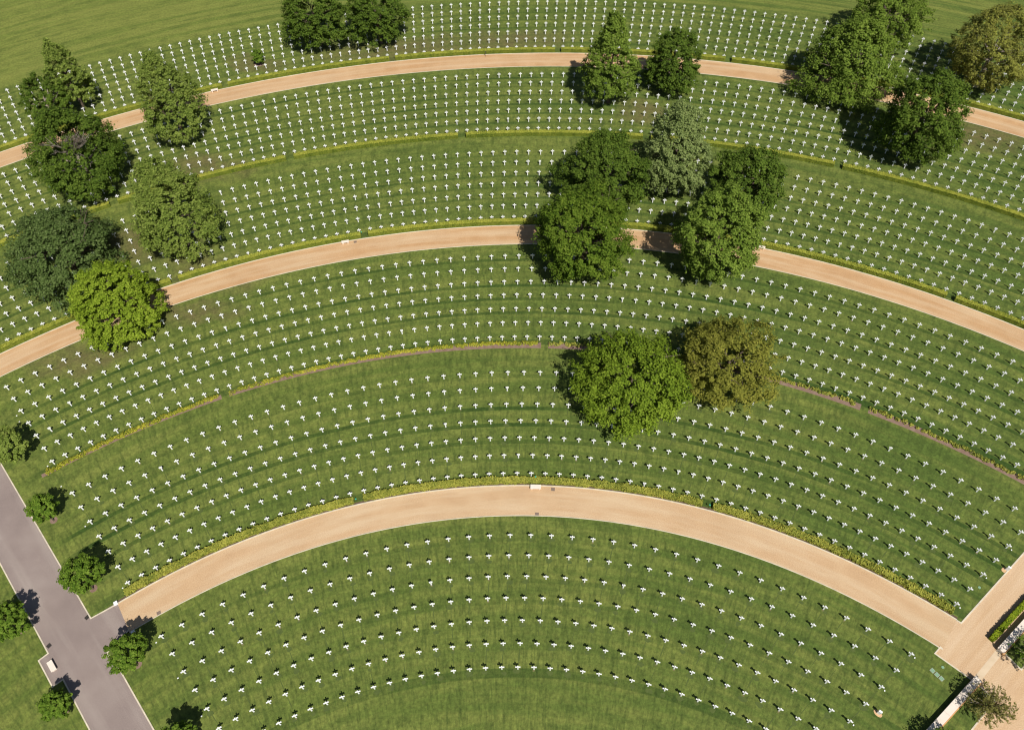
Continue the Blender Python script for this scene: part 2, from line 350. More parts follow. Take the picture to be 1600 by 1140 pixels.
def hedge(label, fn, L, wdt, h, seed, bushy=0.0, mats=None, group=None, lsz=.2, dens=95):
    """fn(u, v): u metres along, v 0..1 across -> xy"""
    rs = np.random.RandomState(seed); n = max(4, int(L/.5)); Q = []; mi = []
    sec = [(0, 0), (.0, .96), (.05, 1), (.95, 1), (1., .96), (1, 0)]
    rings = []
    for i in range(n+1):
        u = L*i/n; wv = 1+bushy*.35*(math.sin(u*2.1+seed)+math.sin(u*4.7+2*seed))*.5; hv = 1+bushy*.3*math.sin(u*1.7+seed*3)
        rings.append([tuple(fn(u, .5+(v-.5)*wv*.93))+(z*h*hv*.97,) for v, z in sec])
    for i in range(n):
        for k in range(5):
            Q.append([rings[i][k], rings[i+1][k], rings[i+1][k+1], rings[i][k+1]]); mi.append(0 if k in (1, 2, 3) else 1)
    for e in (0, n):
        r_ = rings[e]; Q.append([r_[0], r_[1], r_[4], r_[5]]); mi.append(1); Q.append([r_[1], r_[2], r_[3], r_[4]]); mi.append(1)
    Q = np.array(Q)
    m = int(L*dens); us = rs.uniform(0, L, m); P = np.zeros((m, 3)); N = np.zeros((m, 3)); kind = rs.uniform(0, 1, m); ml = np.zeros(m, int)
    for i in range(m):
        u = us[i]; wv = 1+bushy*.35*(math.sin(u*2.1+seed)+math.sin(u*4.7+2*seed))*.5; hv = 1+bushy*.3*math.sin(u*1.7+seed*3)
        jit = rs.normal(0, .02+bushy*.09)
        if kind[i] < .55: v, z, nn = rs.uniform(0, 1), h*hv+jit, (0, 0, 1)
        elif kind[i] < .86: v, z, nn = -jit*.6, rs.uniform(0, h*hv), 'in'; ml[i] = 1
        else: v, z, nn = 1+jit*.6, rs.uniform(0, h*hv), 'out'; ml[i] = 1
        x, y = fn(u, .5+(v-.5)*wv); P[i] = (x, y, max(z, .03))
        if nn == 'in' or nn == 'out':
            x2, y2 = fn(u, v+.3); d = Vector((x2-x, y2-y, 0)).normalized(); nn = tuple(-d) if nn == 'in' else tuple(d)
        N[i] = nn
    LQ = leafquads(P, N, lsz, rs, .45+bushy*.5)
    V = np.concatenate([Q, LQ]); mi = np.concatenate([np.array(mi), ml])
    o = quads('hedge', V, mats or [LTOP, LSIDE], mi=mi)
    return tag(o, label, 'hedge', group)
def arcfn(cn, t0, d0, wdt):
    a, b_, c = ARCS[cn]; r0 = a*t0*t0+b_*t0+c
    return lambda u, v: arc(cn, t0+u/r0, d0+v*wdt)
def arc_hedges(cn, d0, wdt, h, cuts, gap, labels, group, **kw):
    a, b_, c = ARCS[cn]
    for i, lab in enumerate(labels):
        r0 = c; g = gap/2/r0; t0, t1 = R(cuts[i])+g, R(cuts[i+1])-g
        hedge(lab, arcfn(cn, t0, d0, wdt), (t1-t0)*r0, wdt, h, len(bpy.data.objects) % 97+i, group=group, **kw)
G1 = 'clipped hedges along the curved paths'
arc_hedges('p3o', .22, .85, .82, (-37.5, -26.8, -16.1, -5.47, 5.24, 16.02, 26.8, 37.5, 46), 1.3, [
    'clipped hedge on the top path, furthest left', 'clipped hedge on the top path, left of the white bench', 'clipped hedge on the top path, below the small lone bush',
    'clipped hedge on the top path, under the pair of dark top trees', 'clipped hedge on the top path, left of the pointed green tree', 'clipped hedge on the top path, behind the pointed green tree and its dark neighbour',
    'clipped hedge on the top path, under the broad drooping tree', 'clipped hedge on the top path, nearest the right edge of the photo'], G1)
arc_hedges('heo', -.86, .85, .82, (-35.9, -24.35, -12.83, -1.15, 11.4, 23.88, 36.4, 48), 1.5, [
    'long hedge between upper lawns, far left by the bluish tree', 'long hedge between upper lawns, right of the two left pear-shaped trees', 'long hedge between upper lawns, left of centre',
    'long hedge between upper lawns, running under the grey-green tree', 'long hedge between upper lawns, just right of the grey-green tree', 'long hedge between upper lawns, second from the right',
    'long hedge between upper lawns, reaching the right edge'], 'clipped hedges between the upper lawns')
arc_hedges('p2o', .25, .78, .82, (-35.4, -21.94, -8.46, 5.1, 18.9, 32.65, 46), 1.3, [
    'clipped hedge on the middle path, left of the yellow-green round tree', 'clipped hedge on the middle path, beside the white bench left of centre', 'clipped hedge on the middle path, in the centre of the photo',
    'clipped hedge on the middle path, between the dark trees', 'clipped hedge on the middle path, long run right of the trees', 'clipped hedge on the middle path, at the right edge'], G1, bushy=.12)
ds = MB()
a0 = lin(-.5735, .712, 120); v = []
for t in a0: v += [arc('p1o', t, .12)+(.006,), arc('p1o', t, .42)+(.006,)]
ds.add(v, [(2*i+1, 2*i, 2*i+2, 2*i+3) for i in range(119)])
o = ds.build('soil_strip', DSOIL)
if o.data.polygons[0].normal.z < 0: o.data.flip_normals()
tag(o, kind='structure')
arc_hedges('p1o', .3, .82, .62, (-32.55, -11.56, 19.69, 40.75), 1.35, [
    'bushy yellow-green hedge on the widest path, its left section', 'bushy yellow-green hedge on the widest path, middle section behind the bench', 'bushy yellow-green hedge on the widest path, right section ending at the corner'],
    'bushy hedges along the widest path', bushy=.55, mats=[LBUSH, LBUSH], lsz=.24, dens=150)
# straight hedge in front of the far wall section
w2 = Vector((58.69, 60.57)); nrm = Vector((-wd.y, wd.x)); h0 = w2+nrm*.75+wd*.35
hedge('bright green clipped hedge in front of the low white wall at right edge', lambda u, v: tuple(h0+wd*u+nrm*(v*.62)), 40, .62, .6, 5, bushy=.15, mats=[LBRIGHT, LBRIGHT])
# ---------------------------------------------------------------- planting bed between two lawns
cuts = (-34.36, -20.55, 4.88, 29.64, 47.0); bs = MB(); v = []
for i in range(4):
    g = .55/108; t0, t1 = R(cuts[i])+(0 if i == 0 else g), R(cuts[i+1])-g; ts = lin(t0, t1, 60); v = []
    for t in ts: v += [arc('bdi', t, .12)+(.006,), arc('bdo', t)+(.006,)]
    bs.add(v, [(2*k+1, 2*k, 2*k+2, 2*k+3) for k in range(59)])
o = bs.build('soil_bed', SOIL)
if o.data.polygons[0].normal.z < 0: o.data.flip_normals()
tag(o, kind='structure')
blab = ['golden low plants along the red soil bed, left end section', 'golden low plants along the red soil bed, section left of centre', 'golden low plants along the red soil bed, behind the bright round tree', 'green-gold low plants along the red soil bed, right section']
for i in range(4):
    rs = np.random.RandomState(50+i); t0, t1 = R(cuts[i])+.008, R(cuts[i+1])-.010; L = (t1-t0)*109; P = []; N = []
    u = 0.0
    while u < L:
        t = t0+u/109; big = rs.uniform(.26, .46)*(1.1 if i == 0 else 1.0); cx, cy = arc('bdo', t, -.26+rs.uniform(-.17, .17))
        m = 46; dv = rs.normal(0, 1, (m, 3)); dv /= np.linalg.norm(dv, axis=1)[:, None]; dv[:, 2] = abs(dv[:, 2])
        P.append(np.array([cx, cy, .05])+dv*[big, big, big*1.1]*rs.uniform(.5, 1, (m, 1))); N.append(dv+[0, 0, .4])
        u += big*rs.uniform(.55, 1.0)*(1.0 if i < 2 else 1.5)+(rs.uniform(.1, .5) if rs.rand() < (.07 if i == 0 else .25) else 0)
    V = leafquads(np.concatenate(P), np.concatenate(N), .22, rs, .5)
    tag(quads('bedding_plants', V, LGOLD if i < 2 else LBUSH), blab[i], 'bedding plants', kind='stuff')
# ---------------------------------------------------------------- headstones
def cross_mesh():
    h, th = 1.10, .105; s0, s1 = .080, .064; ya, yb = .73, .865; ax = .305; af = .098
    pr = [(-s0, -.05), (s0, -.05), (s1, ya), (ax, ya-.02), (ax, yb+.02), (s1, yb), (s1+.012, h), (-s1-.012, h), (-s1, yb), (-ax, yb+.02), (-ax, ya-.02), (-s1, ya)]
    n = len(pr); v = [(x, -th/2, z) for x, z in pr]+[(x, th/2, z) for x, z in pr]
    cap = [(0, 1, 2, 11), (11, 2, 5, 8), (2, 3, 4, 5), (8, 9, 10, 11), (5, 6, 7, 8)]
    f = [q for q in cap]+[tuple(reversed([i+n for i in q])) for q in cap]+[(i, i+n, (i+1) % n+n, (i+1) % n) for i in range(n)]
    b = MB(); b.add(v, f); return b
def star_mesh():
    b = MB(); th = .115
    b.add([(-.085, -th/2, -.05), (.085, -th/2, -.05), (.075, -th/2, .66), (-.075, -th/2, .66), (-.085, th/2, -.05), (.085, th/2, -.05), (.075, th/2, .66), (-.075, th/2, .66)],
          [(0, 1, 2, 3), (5, 4, 7, 6), (1, 5, 6, 2), (4, 0, 3, 7), (3, 2, 6, 7)])
    pr = []; cz = .83
    for k in range(12):
        rr = .245 if k % 2 == 0 else .150; a = math.pi/2+k*math.pi/6; pr.append((rr*math.cos(a), cz+rr*math.sin(a)))
    n = 12; v = [(x, -th/2-.003, z) for x, z in pr]+[(x, th/2+.003, z) for x, z in pr]+[(0, -th/2-.003, cz), (0, th/2+.003, cz)]
    f = [(i, (i+1) % n, 24)[::-1] for i in range(n)]+[(i+n, (i+1) % n+n, 25) for i in range(n)]+[(i, (i+1) % n, (i+1) % n+n, i+n) for i in range(n)]
    b.add(v, f); return b
CM = cross_mesh(); cme = CM.mesh('cross'); cme.materials.append(MARBLE); SM = star_mesh(); sme = SM.mesh('star'); sme.materials.append(MARBLE)
LAWN = {'A': 'bottom lawn', 'B': 'second lawn from the bottom', 'C': 'third lawn from the bottom', 'D': 'third lawn from the top', 'E': 'second lawn from the top', 'F': 'topmost lawn'}
ORDW = ['first', 'second', 'third', 'fourth', 'fifth', 'sixth', 'seventh']
def nth(n):
    return '%d%s' % (n, 'th' if 10 <= n % 100 <= 20 else {1: 'st', 2: 'nd', 3: 'rd'}.get(n % 10, 'th'))
allg = []
rnd = random.Random(7)
for B in 'ABCDEF':
    k0, k1 = KR[B]
    for j in range(1, 8):
        cnt = 0
        for k in range(k0, k1+1):
            x, y = grave(B, j, k); px, py, dist = pixel(x, y, .6); vis = 2 < px < 1598 and 3 < py < 1137
            if vis: cnt += 1
            allg.append((B, j, k, x, y, vis, dist, cnt, -math.atan2(x, y)+rnd.gauss(0, .02)))
crosses = [g for g in allg if (g[0], g[1], g[2]) not in STARS and g[5]]
crosses.sort(key=lambda g: g[6]); near = set((g[0], g[1], g[2]) for g in crosses[:300])
fv, ff = [], []
for B, j, k, x, y, vis, dist, cnt, rz in allg:
    key = (B, j, k)
    if key in STARS:
        if not vis: continue
        o = bpy.data.objects.new('star_headstone', sme); COL.objects.link(o); o.location = (x, y, 0); o.rotation_euler = (0, 0, rz)
        tag(o, 'white marble star of David, %s headstone of the %s row, %s' % (nth(cnt), ORDW[j-1], LAWN[B]), 'headstone', 'star of David headstones among the crosses')
    elif key in near:
        o = bpy.data.objects.new('cross_headstone', cme); COL.objects.link(o); o.location = (x, y, 0); o.rotation_euler = (rnd.gauss(0, .008), rnd.gauss(0, .008), rz)
        tag(o, 'white marble cross, %s headstone from the left, %s row down, %s' % (nth(cnt), ORDW[j-1], LAWN[B]), 'headstone', 'white crosses in curved rows')
    else:
        c, s = math.cos(rz), math.sin(rz); b0 = len(fv)
        fv += [(x+p[0]*c-p[1]*s, y+p[0]*s+p[1]*c, p[2]) for p in CM.v]; ff += [tuple(i+b0 for i in q) for q in CM.f]
fm = bpy.data.meshes.new('far'); fm.from_pydata(fv, [], ff); fm.update()
tag(link('cross_headstones', fm, MARBLE), 'hundreds of white marble crosses in curved rows across the upper lawns', 'headstones', 'white crosses in curved rows', 'stuff')
# worn earth at the foot of some stones
we = MB()
for B, j, k, x, y, vis, dist, cnt, rz in allg:
    if vis and rnd.random() < .22: 
        d = Vector((x, y)).normalized(); we.disc(x-d.x*.16+rnd.uniform(-.05, .05), y-d.y*.16, .004, rnd.uniform(.08, .15), 8, .8, .25, rnd=rnd)
tag(we.build('worn_earth', plain('worn_earth', (.17, .145, .065), (.14, .135, .05), 3)), kind='structure')
# faint sunk turf joints running down the columns of graves
tj = MB()
for B in 'ABCDEF':
    for k in range(KR[B][0], KR[B][1]+1):
        for j in range(1, 7):
            if rnd.random() < .35: continue
            p, q = Vector(grave(B, j, k)), Vector(grave(B, j+1, k)); d = (q-p); a, e = rnd.uniform(.05, .25), rnd.uniform(.5, 1.0); wj = rnd.uniform(.03, .075)
            s_ = p+d*a; t_ = p+d*e; nn = Vector((-d.y, d.x)).normalized(); off = nn*rnd.uniform(-.06, .06); mid = (s_+t_)/2+off+nn*rnd.uniform(-.05, .05)
            P3 = [s_+off, mid, t_+off]; v = []
            for i_, c_ in enumerate(P3):
                ww = wj*(1 if i_ == 1 else .4); v += [(c_.x+nn.x*ww, c_.y+nn.y*ww, .0045), (c_.x-nn.x*ww, c_.y-nn.y*ww, .0045)]
            tj.add(v, [(0, 1, 3, 2), (2, 3, 5, 4)])
for B, j, k, x, y, vis, dist, cnt, rz in allg:
    if B in 'AB' and rnd.random() < (.75 if B == 'A' else .25):
        d = Vector((x, y)).normalized(); n_ = Vector((d.y, -d.x)); c_ = Vector((x, y))-d*rnd.uniform(.15, .55)+n_*rnd.uniform(-.25, .25); a_ = rnd.uniform(.25, .5); v = []
        for q in range(9):
            t_ = q*2*math.pi/9; s_ = rnd.uniform(.65, 1.2); p_ = c_+n_*(a_*s_*math.cos(t_))+d*(a_*.75*s_*math.sin(t_)); v.append((p_.x, p_.y, .003))
        tj.add(v, [tuple(range(9))])
tag(tj.build('turf_joint', plain('turf_joint', (.070, .096, .024), (.092, .120, .029), 2)), kind='structure')
# ---------------------------------------------------------------- small stones, covers, grates, benches
MK = [((56.33, 65.62), 'tiny white row marker at the right end of the hedge row'), ((60.86, 69.08), 'tiny white row marker by the gravel avenue, above the lowest one'), ((65.34, 72.47), 'tiny white row marker near the right edge by the avenue'),
      ((49.03, 60.14), 'tiny white row marker below the last cross under the curved path corner'), ((44.46, 56.74), 'tiny white row marker at the right end of the third bottom row'), ((39.93, 53.33), 'tiny white row marker at lower right beyond the upright stone'),
      ((-46.01, 73.17), 'tiny white row marker beside the left end of the bushy hedge'), ((-40.2, 66.16), 'tiny white row marker at the left end of the first bottom row'), ((-36.69, 61.9), 'tiny white row marker at the left end of the third bottom row'), ((-33.1, 57.59), 'tiny white row marker at the left end of the fifth bottom row'),
      ((-61.02, 91.28), 'tiny white row marker just above the left end of the soil bed'), ((-58.15, 87.99), 'tiny pale marker in the grass right of the soil bed end'), ((-67.45, 98.9), 'tiny white marker above the left edge tree, the lower of two'), ((-68.2, 99.98), 'tiny white marker above the left edge tree, the upper of two'), ((-53.15, 81.86), 'tiny pale marker right of the second roadside tree')]
for (x, y), lab in MK:
    b = MB(); b.box(0, 0, -.05, .07, .17, .13, .3, bev=.02); tag(b.build('row_marker', MARBLE, loc=(x, y, 0), rz=rnd.uniform(0, 1)), lab, 'row marker', 'small stones at the row ends')
wa = math.atan2(wd.y, wd.x)
for (x, y), lab in (((50.57, 58.64), 'pale green square ground cover, nearest the crosses'), ((50.92, 58.17), 'pale green square ground cover, middle of the three'), ((51.27, 57.73), 'pale green square ground cover, nearest the low wall')):
    t = empty('ground_cover', (x, y, 0), wa-.05); tag(t, lab, 'ground cover', 'green ground covers beside the low wall')
    b = MB(); b.box(0, 0, -.05, .03, .46, .46); b.build('frame', GREY, t); b = MB(); b.box(0, 0, .031, .045, .40, .40, bev=.01); b.build('lid', COVER, t)
b = MB(); v = [(.17*math.cos(k*math.pi/8), .17*math.sin(k*math.pi/8), z) for z in (-.03, .05) for k in range(16)]
b.add(v, [tuple(range(16, 32))]+[(k, (k+1) % 16, (k+1) % 16+16, k+16) for k in range(16)])
tag(b.build('round_cover', COVER, loc=(51.85, 58.94, 0)), 'small round pale green cover beside the three square covers', 'ground cover')
b = MB(); b.add(v, [tuple(range(16, 32))]+[(k, (k+1) % 16, (k+1) % 16+16, k+16) for k in range(16)])
tag(b.build('round_cover', COVER, loc=(59.57, 67.94, 0)), 'small round green cover in grass near the avenue edge', 'ground cover')
for (x, y), a, lab in (((8.8, 83.95), -.1, 'dark drain grate right of the white bench on the widest path'), ((6.45, 80.45), -.1, 'drain grate at the lower edge of the widest path'), ((-49.51, 69.65), .9, 'dark drain grate at the grass corner of the asphalt road'),
                       ((-53.2, 66.42), .9, 'dark drain grate just above the bench bay of the road'), ((-40.7, 69.75), .5, 'drain grate near the left end of the widest path'), ((-21.4, 132.1), .15, 'small drain grate beside the bench on the middle path')):
    GM = GRATE if 'road' in lab else SGRATE; t = empty('drain_grate', (x, y, 0), a); tag(t, lab, 'drain grate', 'iron drain grates in the paths')
    b = MB(); b.box(0, -.22, -.05, .016, .5, .05); b.box(0, .22, -.05, .016, .5, .05); b.box(-.225, 0, -.05, .015, .05, .39); b.box(.225, 0, -.05, .015, .05, .39); b.build('frame', GM, t)
    b = MB()
    for k in range(6): b.box(-.155+k*.062, 0, -.05, .013, .036, .39)
    b.box(0, 0, -.05, .003+.0065, .42, .42); b.build('bars', GM, t)
def bench(x, y, a, L, W, lab):
    t = empty('stone_bench', (x, y, 0), a); tag(t, lab, 'bench', 'pale stone benches on the paths')
    b = MB(); b.box(0, 0, .34, .46, L, W, bev=.015); b.build('seat', CREAM, t)
    for s in (-1, 1): b = MB(); b.box(s*(L/2-.2), 0, -.03, .339, .17, W*.8, bev=.01); b.build('leg', CREAM, t)
bench(6.5, 84.25, -.08, 1.4, .62, 'pale stone bench on the widest path, against the bushy hedge')
bench(-23.01, 131.9, .17, 1.25, .5, 'pale stone bench on the middle path, left of centre')
bench(-53.38, 176.9, .29, 1.4, .55, 'pale stone bench on the top path, near the left pear-shaped tree')
bench(80.9, 166.4, -.45, 1.4, .55, 'pale stone bench on the top path, half under the right tree')
bench(46.1, 125.95, -.35, 1.2, .5, 'pale stone bench on the middle path, peeping out right of the tree')
bench(-51.94, 63.91, 2.27-math.pi, 1.42, .62, 'pale stone bench in the bay of the asphalt road')
for (x, y), lab in (((-46.33, 71.22), 'white stone block at the upper corner where path meets asphalt'), ((-43.24, 67.47), 'white stone block at path corner, in the shadow of the young tree')):
    b = MB(); b.box(0, 0, -.05, .28, .46, .46, bev=.03); tag(b.build('stone_block', MARBLE, loc=(x, y, 0), rz=.55), lab, 'stone block', 'white stone blocks at the path entrance')
PIT_S = plain('sandy_pit', (.66, .42, .22), (.55, .35, .19), 3)
pit = MB(); pit.disc(42.98, 54.40, .005, .50, 24, .62, .03); pit.disc(63.55, 69.93, .0049, .46, 24, .8, .03)
for i in range(24):      # turn the first oval so that it lies along the row
    x, y, z = pit.v[i]; dx, dy = x-42.98, y-54.40; c, s = math.cos(-.85), math.sin(-.85); pit.v[i] = (42.98+dx*c-dy*s, 54.40+dx*s+dy*c, z)
tag(pit.build('sand_patch', PIT_S), kind='structure')
for (x, y), lab in (((43.02, 54.42), 'white upright marker post standing in an oval sand patch'), ((63.72, 69.98), 'white upright marker post beside the avenue kerb at right edge')):
    t = empty('marker_post', (x, y, 0), -.75); tag(t, lab, 'marker post', 'white marker posts on sand patches')
    b = MB(); b.box(0, 0, -.05, .80, .34, .20, bev=.02); b.build('post', MARBLE, t); b = MB(); b.box(0, 0, .801, .86, .38, .24, bev=.02); b.build('cap', MARBLE, t)
for (x, y), lab in (((6.58, 85.55), 'thin stake with green cap, behind the bench on the widest path'), ((-17.4, 83.55), 'thin stake with green cap, by the left gap of the bushy hedge'), ((28.95, 80.2), 'thin stake with green cap, by the right gap of the bushy hedge'), ((-20.35, 133.6), 'thin stake with green cap, near the bench on the middle path'),
                    ((-36.1, 154.3), 'thin stake with green cap, by a gap in the upper left hedge'), ((16.3, 185.7), 'thin stake with green cap, in the hedge left of the pointed tree')):
    t = empty('capped_stake', (x, y, 0)); tag(t, lab, 'stake', 'green-capped stakes along the hedges')
    b = MB(); b.tube([(0, 0, -.05), (0, 0, .74)], [.02, .02], 6); b.build('rod', IRON, t); b = MB(); b.tube([(0, 0, .735), (0, 0, .80)], [.11, .10], 10); b.build('cap', TEAL, t)
t = empty('signpost', (1.81, 184.5, 0)); tag(t, 'thin dark post with small plate at the edge of the top path', 'signpost')
b = MB(); b.tube([(0, 0, -.05), (0, 0, .95)], [.03, .03], 6); b.build('pole', IRON, t); b = MB(); b.box(0, -.035, .92, 1.16, .22, .03); b.build('plate', IRON, t)
# low walls
def low_wall(a, L, h, lab, left):
    ang = math.atan2(wd.y, wd.x); mid = Vector(a)+wd*(L/2 if not left else -L/2)
    t = empty('low_wall', (mid.x, mid.y, 0), ang); tag(t, lab, 'wall', 'low stone walls beside the avenue')
    b = MB(); b.box(0, -.32, -.1, h-.10, L, .58); b.build('base', GREY, t)
    b = MB(); ns = int(L/1.5)
    for i in range(ns): b.box(-L/2+(i+.5)*L/ns, -.34, h-.099, h+.004*(i % 2), L/ns-.014, .80, bev=.012)
    b.build('coping', CREAM, t)
    b = MB(); b.box(0, -.78, -.1, .16, L, .30, bev=.02); b.build('plinth', PLINTH, t)
low_wall((54.95, 57.70), 48, .62, 'low white-topped stone wall at the bottom right, near section', True)
low_wall((58.62, 60.60), 48, .62, 'low white-topped stone wall behind the bright hedge, far section', False)
# ---------------------------------------------------------------- trees
KIND = {
 'bright': leaf_material('bright_green_leaves', (.052, .084, .007), (.100, .148, .012), (.158, .210, .022)),
 'olive': leaf_material('olive_orange_leaves', (.085, .090, .014), (.138, .142, .022), (.190, .182, .034)),
 'dark': leaf_material('dark_green_leaves', (.030, .052, .007), (.055, .090, .011), (.095, .135, .020)),
 'mid': leaf_material('mid_green_leaves', (.050, .080, .010), (.092, .138, .018), (.150, .198, .034)),
 'deep': leaf_material('deep_green_leaves', (.032, .060, .006), (.062, .100, .009), (.105, .145, .018)),
 'grey': leaf_material('grey_green_leaves', (.072, .100, .028), (.125, .160, .050), (.185, .222, .080)),
 'light': leaf_material('light_green_leaves', (.062, .092, .014), (.110, .148, .026), (.170, .205, .045)),
 'blue': leaf_material('bluish_green_leaves', (.034, .057, .013), (.062, .093, .024), (.102, .138, .045)),
 'lime': leaf_material('yellow_green_leaves', (.075, .115, .008), (.128, .180, .014), (.195, .245, .028)),
 'brown': leaf_material('brownish_yellow_leaves', (.075, .078, .020), (.130, .130, .028), (.19, .20, .035)),
 'young': leaf_material('young_tree_leaves', (.034, .066, .007), (.072, .120, .012), (.125, .180, .025)),
 'wispy': leaf_material('wispy_leaves', (.085, .085, .024), (.135, .13, .035), (.18, .17, .055)),
}
def prof(shape, z):       # radius of the crown at height z in -1..1
    s = np.sqrt(np.clip(1-z*z, 0, 1))
    if shape == 'round': return s**.85
    if shape == 'flat': return s**.7
    if shape == 'pear': return s**.8*(1.0-.42*np.clip((z+.25)/1.25, 0, 1))*1.04
    if shape == 'cone': return s**.75*(1.0-.64*np.clip((z+.45)/1.45, 0, 1))*1.12
    if shape == 'droop': return s**.6*(1-.12*z)
    return s
def tree(label, kind, x, y, Rc, V, hc, seed, shape='round', leaf=.30, dens=1.0, droop=0.0, lumps=.16, bare=0.0, bark=None, group='large trees on the lawns', trunk_r=None, low=-.72, cl=1.0, name='tree', off=(0, 0)):
    rs = np.random.RandomState(seed)
    t = empty(name, (x, y, 0)); tag(t, label, 'tree', group)
    ncl = int(820*(Rc/7.0)*(V/7.0+.35)/1.35*dens); ncl = max(ncl, 60)
    Rc = Rc*.955; rc = cl*(.060*Rc+.22)
    z = rs.uniform(low, 1, ncl); ph = rs.uniform(0, 2*math.pi, ncl)
    k = rs.uniform(0, 1, ncl); rho = np.where(k < .72, rs.uniform(.86, 1.0, ncl), rs.uniform(.45, .86, ncl))
    lob = sum(a*np.sin(f*ph+p0+g*z*3) for a, f, p0, g in ((1, 2, rs.uniform(0, 6), 1.1), (.8, 3, rs.uniform(0, 6), -1.3), (.6, 5, rs.uniform(0, 6), 2.2), (.4, 8, rs.uniform(0, 6), -2.5)))/1.7
    rr = prof(shape, z)*Rc*(rho+lumps*lob)
    rr = rr*(1-.20*np.abs(np.cos(2.5*ph+seed+2.2*np.sin(2.6*z+seed)))**7-.12*np.abs(np.sin(6.5*ph+3.1*z))**9)
    zz = hc+V*z*(.93+.07*rho)-.16*V*np.abs(np.cos(3*ph+seed+2*z))**6*(z > -.2)+lumps*V*.35*np.sin(3*ph+z*5+seed)
    if droop: zz -= droop*(rr/Rc)**2*V
    C = np.stack([rr*np.cos(ph), rr*np.sin(ph), np.maximum(zz, rc*.8+.35)], 1)
    if bare:   # an open crown: fewer clumps round one hollow
        hn = np.array([.40, -.50, .77]); hn = hn/np.linalg.norm(hn); W = (C-np.array([0, 0, hc]))/np.array([Rc, Rc, V]); wl = np.linalg.norm(W, axis=1)
        keep = ((W/wl[:, None])@hn < bare) | (wl < .5) | (rs.rand(ncl) < .13); C = C[keep]; ncl = len(C)
    out = C-np.array([0, 0, hc-.3*V]); out /= np.linalg.norm(out, axis=1)[:, None]+1e-9
    m = 44; cr = rc*rs.uniform(.6, 1.35, ncl)
    d = rs.normal(0, 1, (ncl, m, 3)); d /= np.linalg.norm(d, axis=2)[:, :, None]
    d += out[:, None, :]*.45
    P = C[:, None, :]+d*(cr[:, None, None])*rs.uniform(.35, 1.0, (ncl, m, 1))*np.array([1, 1, .72])
    st_ = rs.normal(0, .36, (ncl, m, 1))*cr[:, None, None]; P = P+out[:, None, :]*np.array([1, 1, .6])*st_
    if droop: P[:, :, 2] -= droop*.6*(np.linalg.norm(d[:, :, :2], axis=2)*cr[:, None])
    N = d*.7+out[:, None, :]*.5+np.array([0, 0, .75])
    P = P.reshape(-1, 3); N = N.reshape(-1, 3); P[:, 2] = np.maximum(P[:, 2], .15); P[:, 0] += off[0]; P[:, 1] += off[1]
    quads('crown', leafquads(P, N, leaf, rs, .5, .72), KIND[kind], t)
    b = MB(); tr = trunk_r or (.10+.045*Rc); top = hc+V*.25; q = random.Random(seed)
    pts = [(0, 0, -.1), (q.uniform(-.1, .1)*tr, 0, top*.3), (q.uniform(-1, 1)*tr, q.uniform(-1, 1)*tr, top*.65), (q.uniform(-1.5, 1.5)*tr, q.uniform(-1.5, 1.5)*tr, top)]
    b.tube([(0, 0, -.1), (0, 0, .25)]+pts[1:], [tr*1.5, tr*1.1, tr*.85, tr*.6, tr*.2], 9)
    nb = 9 if Rc > 3 else 5
    if bare:
        for i in range(34):
            a = q.uniform(0, 6.28); s = q.uniform(.05, .62); e = Vector((.40*Rc, -.50*Rc, hc+.74*V))+Vector((s*Rc*math.cos(a), s*Rc*.8*math.sin(a), -.45*s*V*abs(math.sin(a)))); o_ = Vector((.15, -.1, hc+.05*V)); md = o_.lerp(e, .5)+Vector((q.uniform(-.5, .5), q.uniform(-.5, .5), -.3))
            b.tube([o_, md, e], [.16, .10, .035], 5)
            for z_ in range(3): b.tube([md.lerp(e, .3*z_), md.lerp(e, .3*z_+.5)+Vector((q.uniform(-1, 1), q.uniform(-1, 1), q.uniform(-.2, .6)))], [.055, .02], 4)
    for i in range(nb):
        a = i*2.399+q.uniform(-.3, .3); z0 = top*(.30+.55*i/nb); L = Rc*q.uniform(.62, .86)*(1 if not bare else .95); zt = min(hc+V*.65, z0+L*q.uniform(.35, .9))
        p0 = (0, 0, z0); p1 = (L*.4*math.cos(a), L*.4*math.sin(a), z0+(zt-z0)*.45); p2 = (L*.75*math.cos(a+.15), L*.75*math.sin(a+.15), z0+(zt-z0)*.8); p3 = (L*math.cos(a), L*math.sin(a), zt)
        b.tube([p0, p1, p2, p3], [tr*.45, tr*.3, tr*.18, tr*.06], 6)
        for s in (-1, 1):
            e = (p2[0]+L*.25*math.cos(a+s*.9), p2[1]+L*.25*math.sin(a+s*.9), zt+.2*L*q.uniform(-.5, 1)); b.tube([p2, e], [tr*.14, tr*.04], 5)
            e = (p1[0]+L*.35*math.cos(a+s*.8), p1[1]+L*.35*math.sin(a+s*.8), p1[2]+.3*L*q.uniform(.2, 1)); b.tube([p1, e], [tr*.2, tr*.05], 5)
    b.build('trunk', bark or BARK, t)
    return t
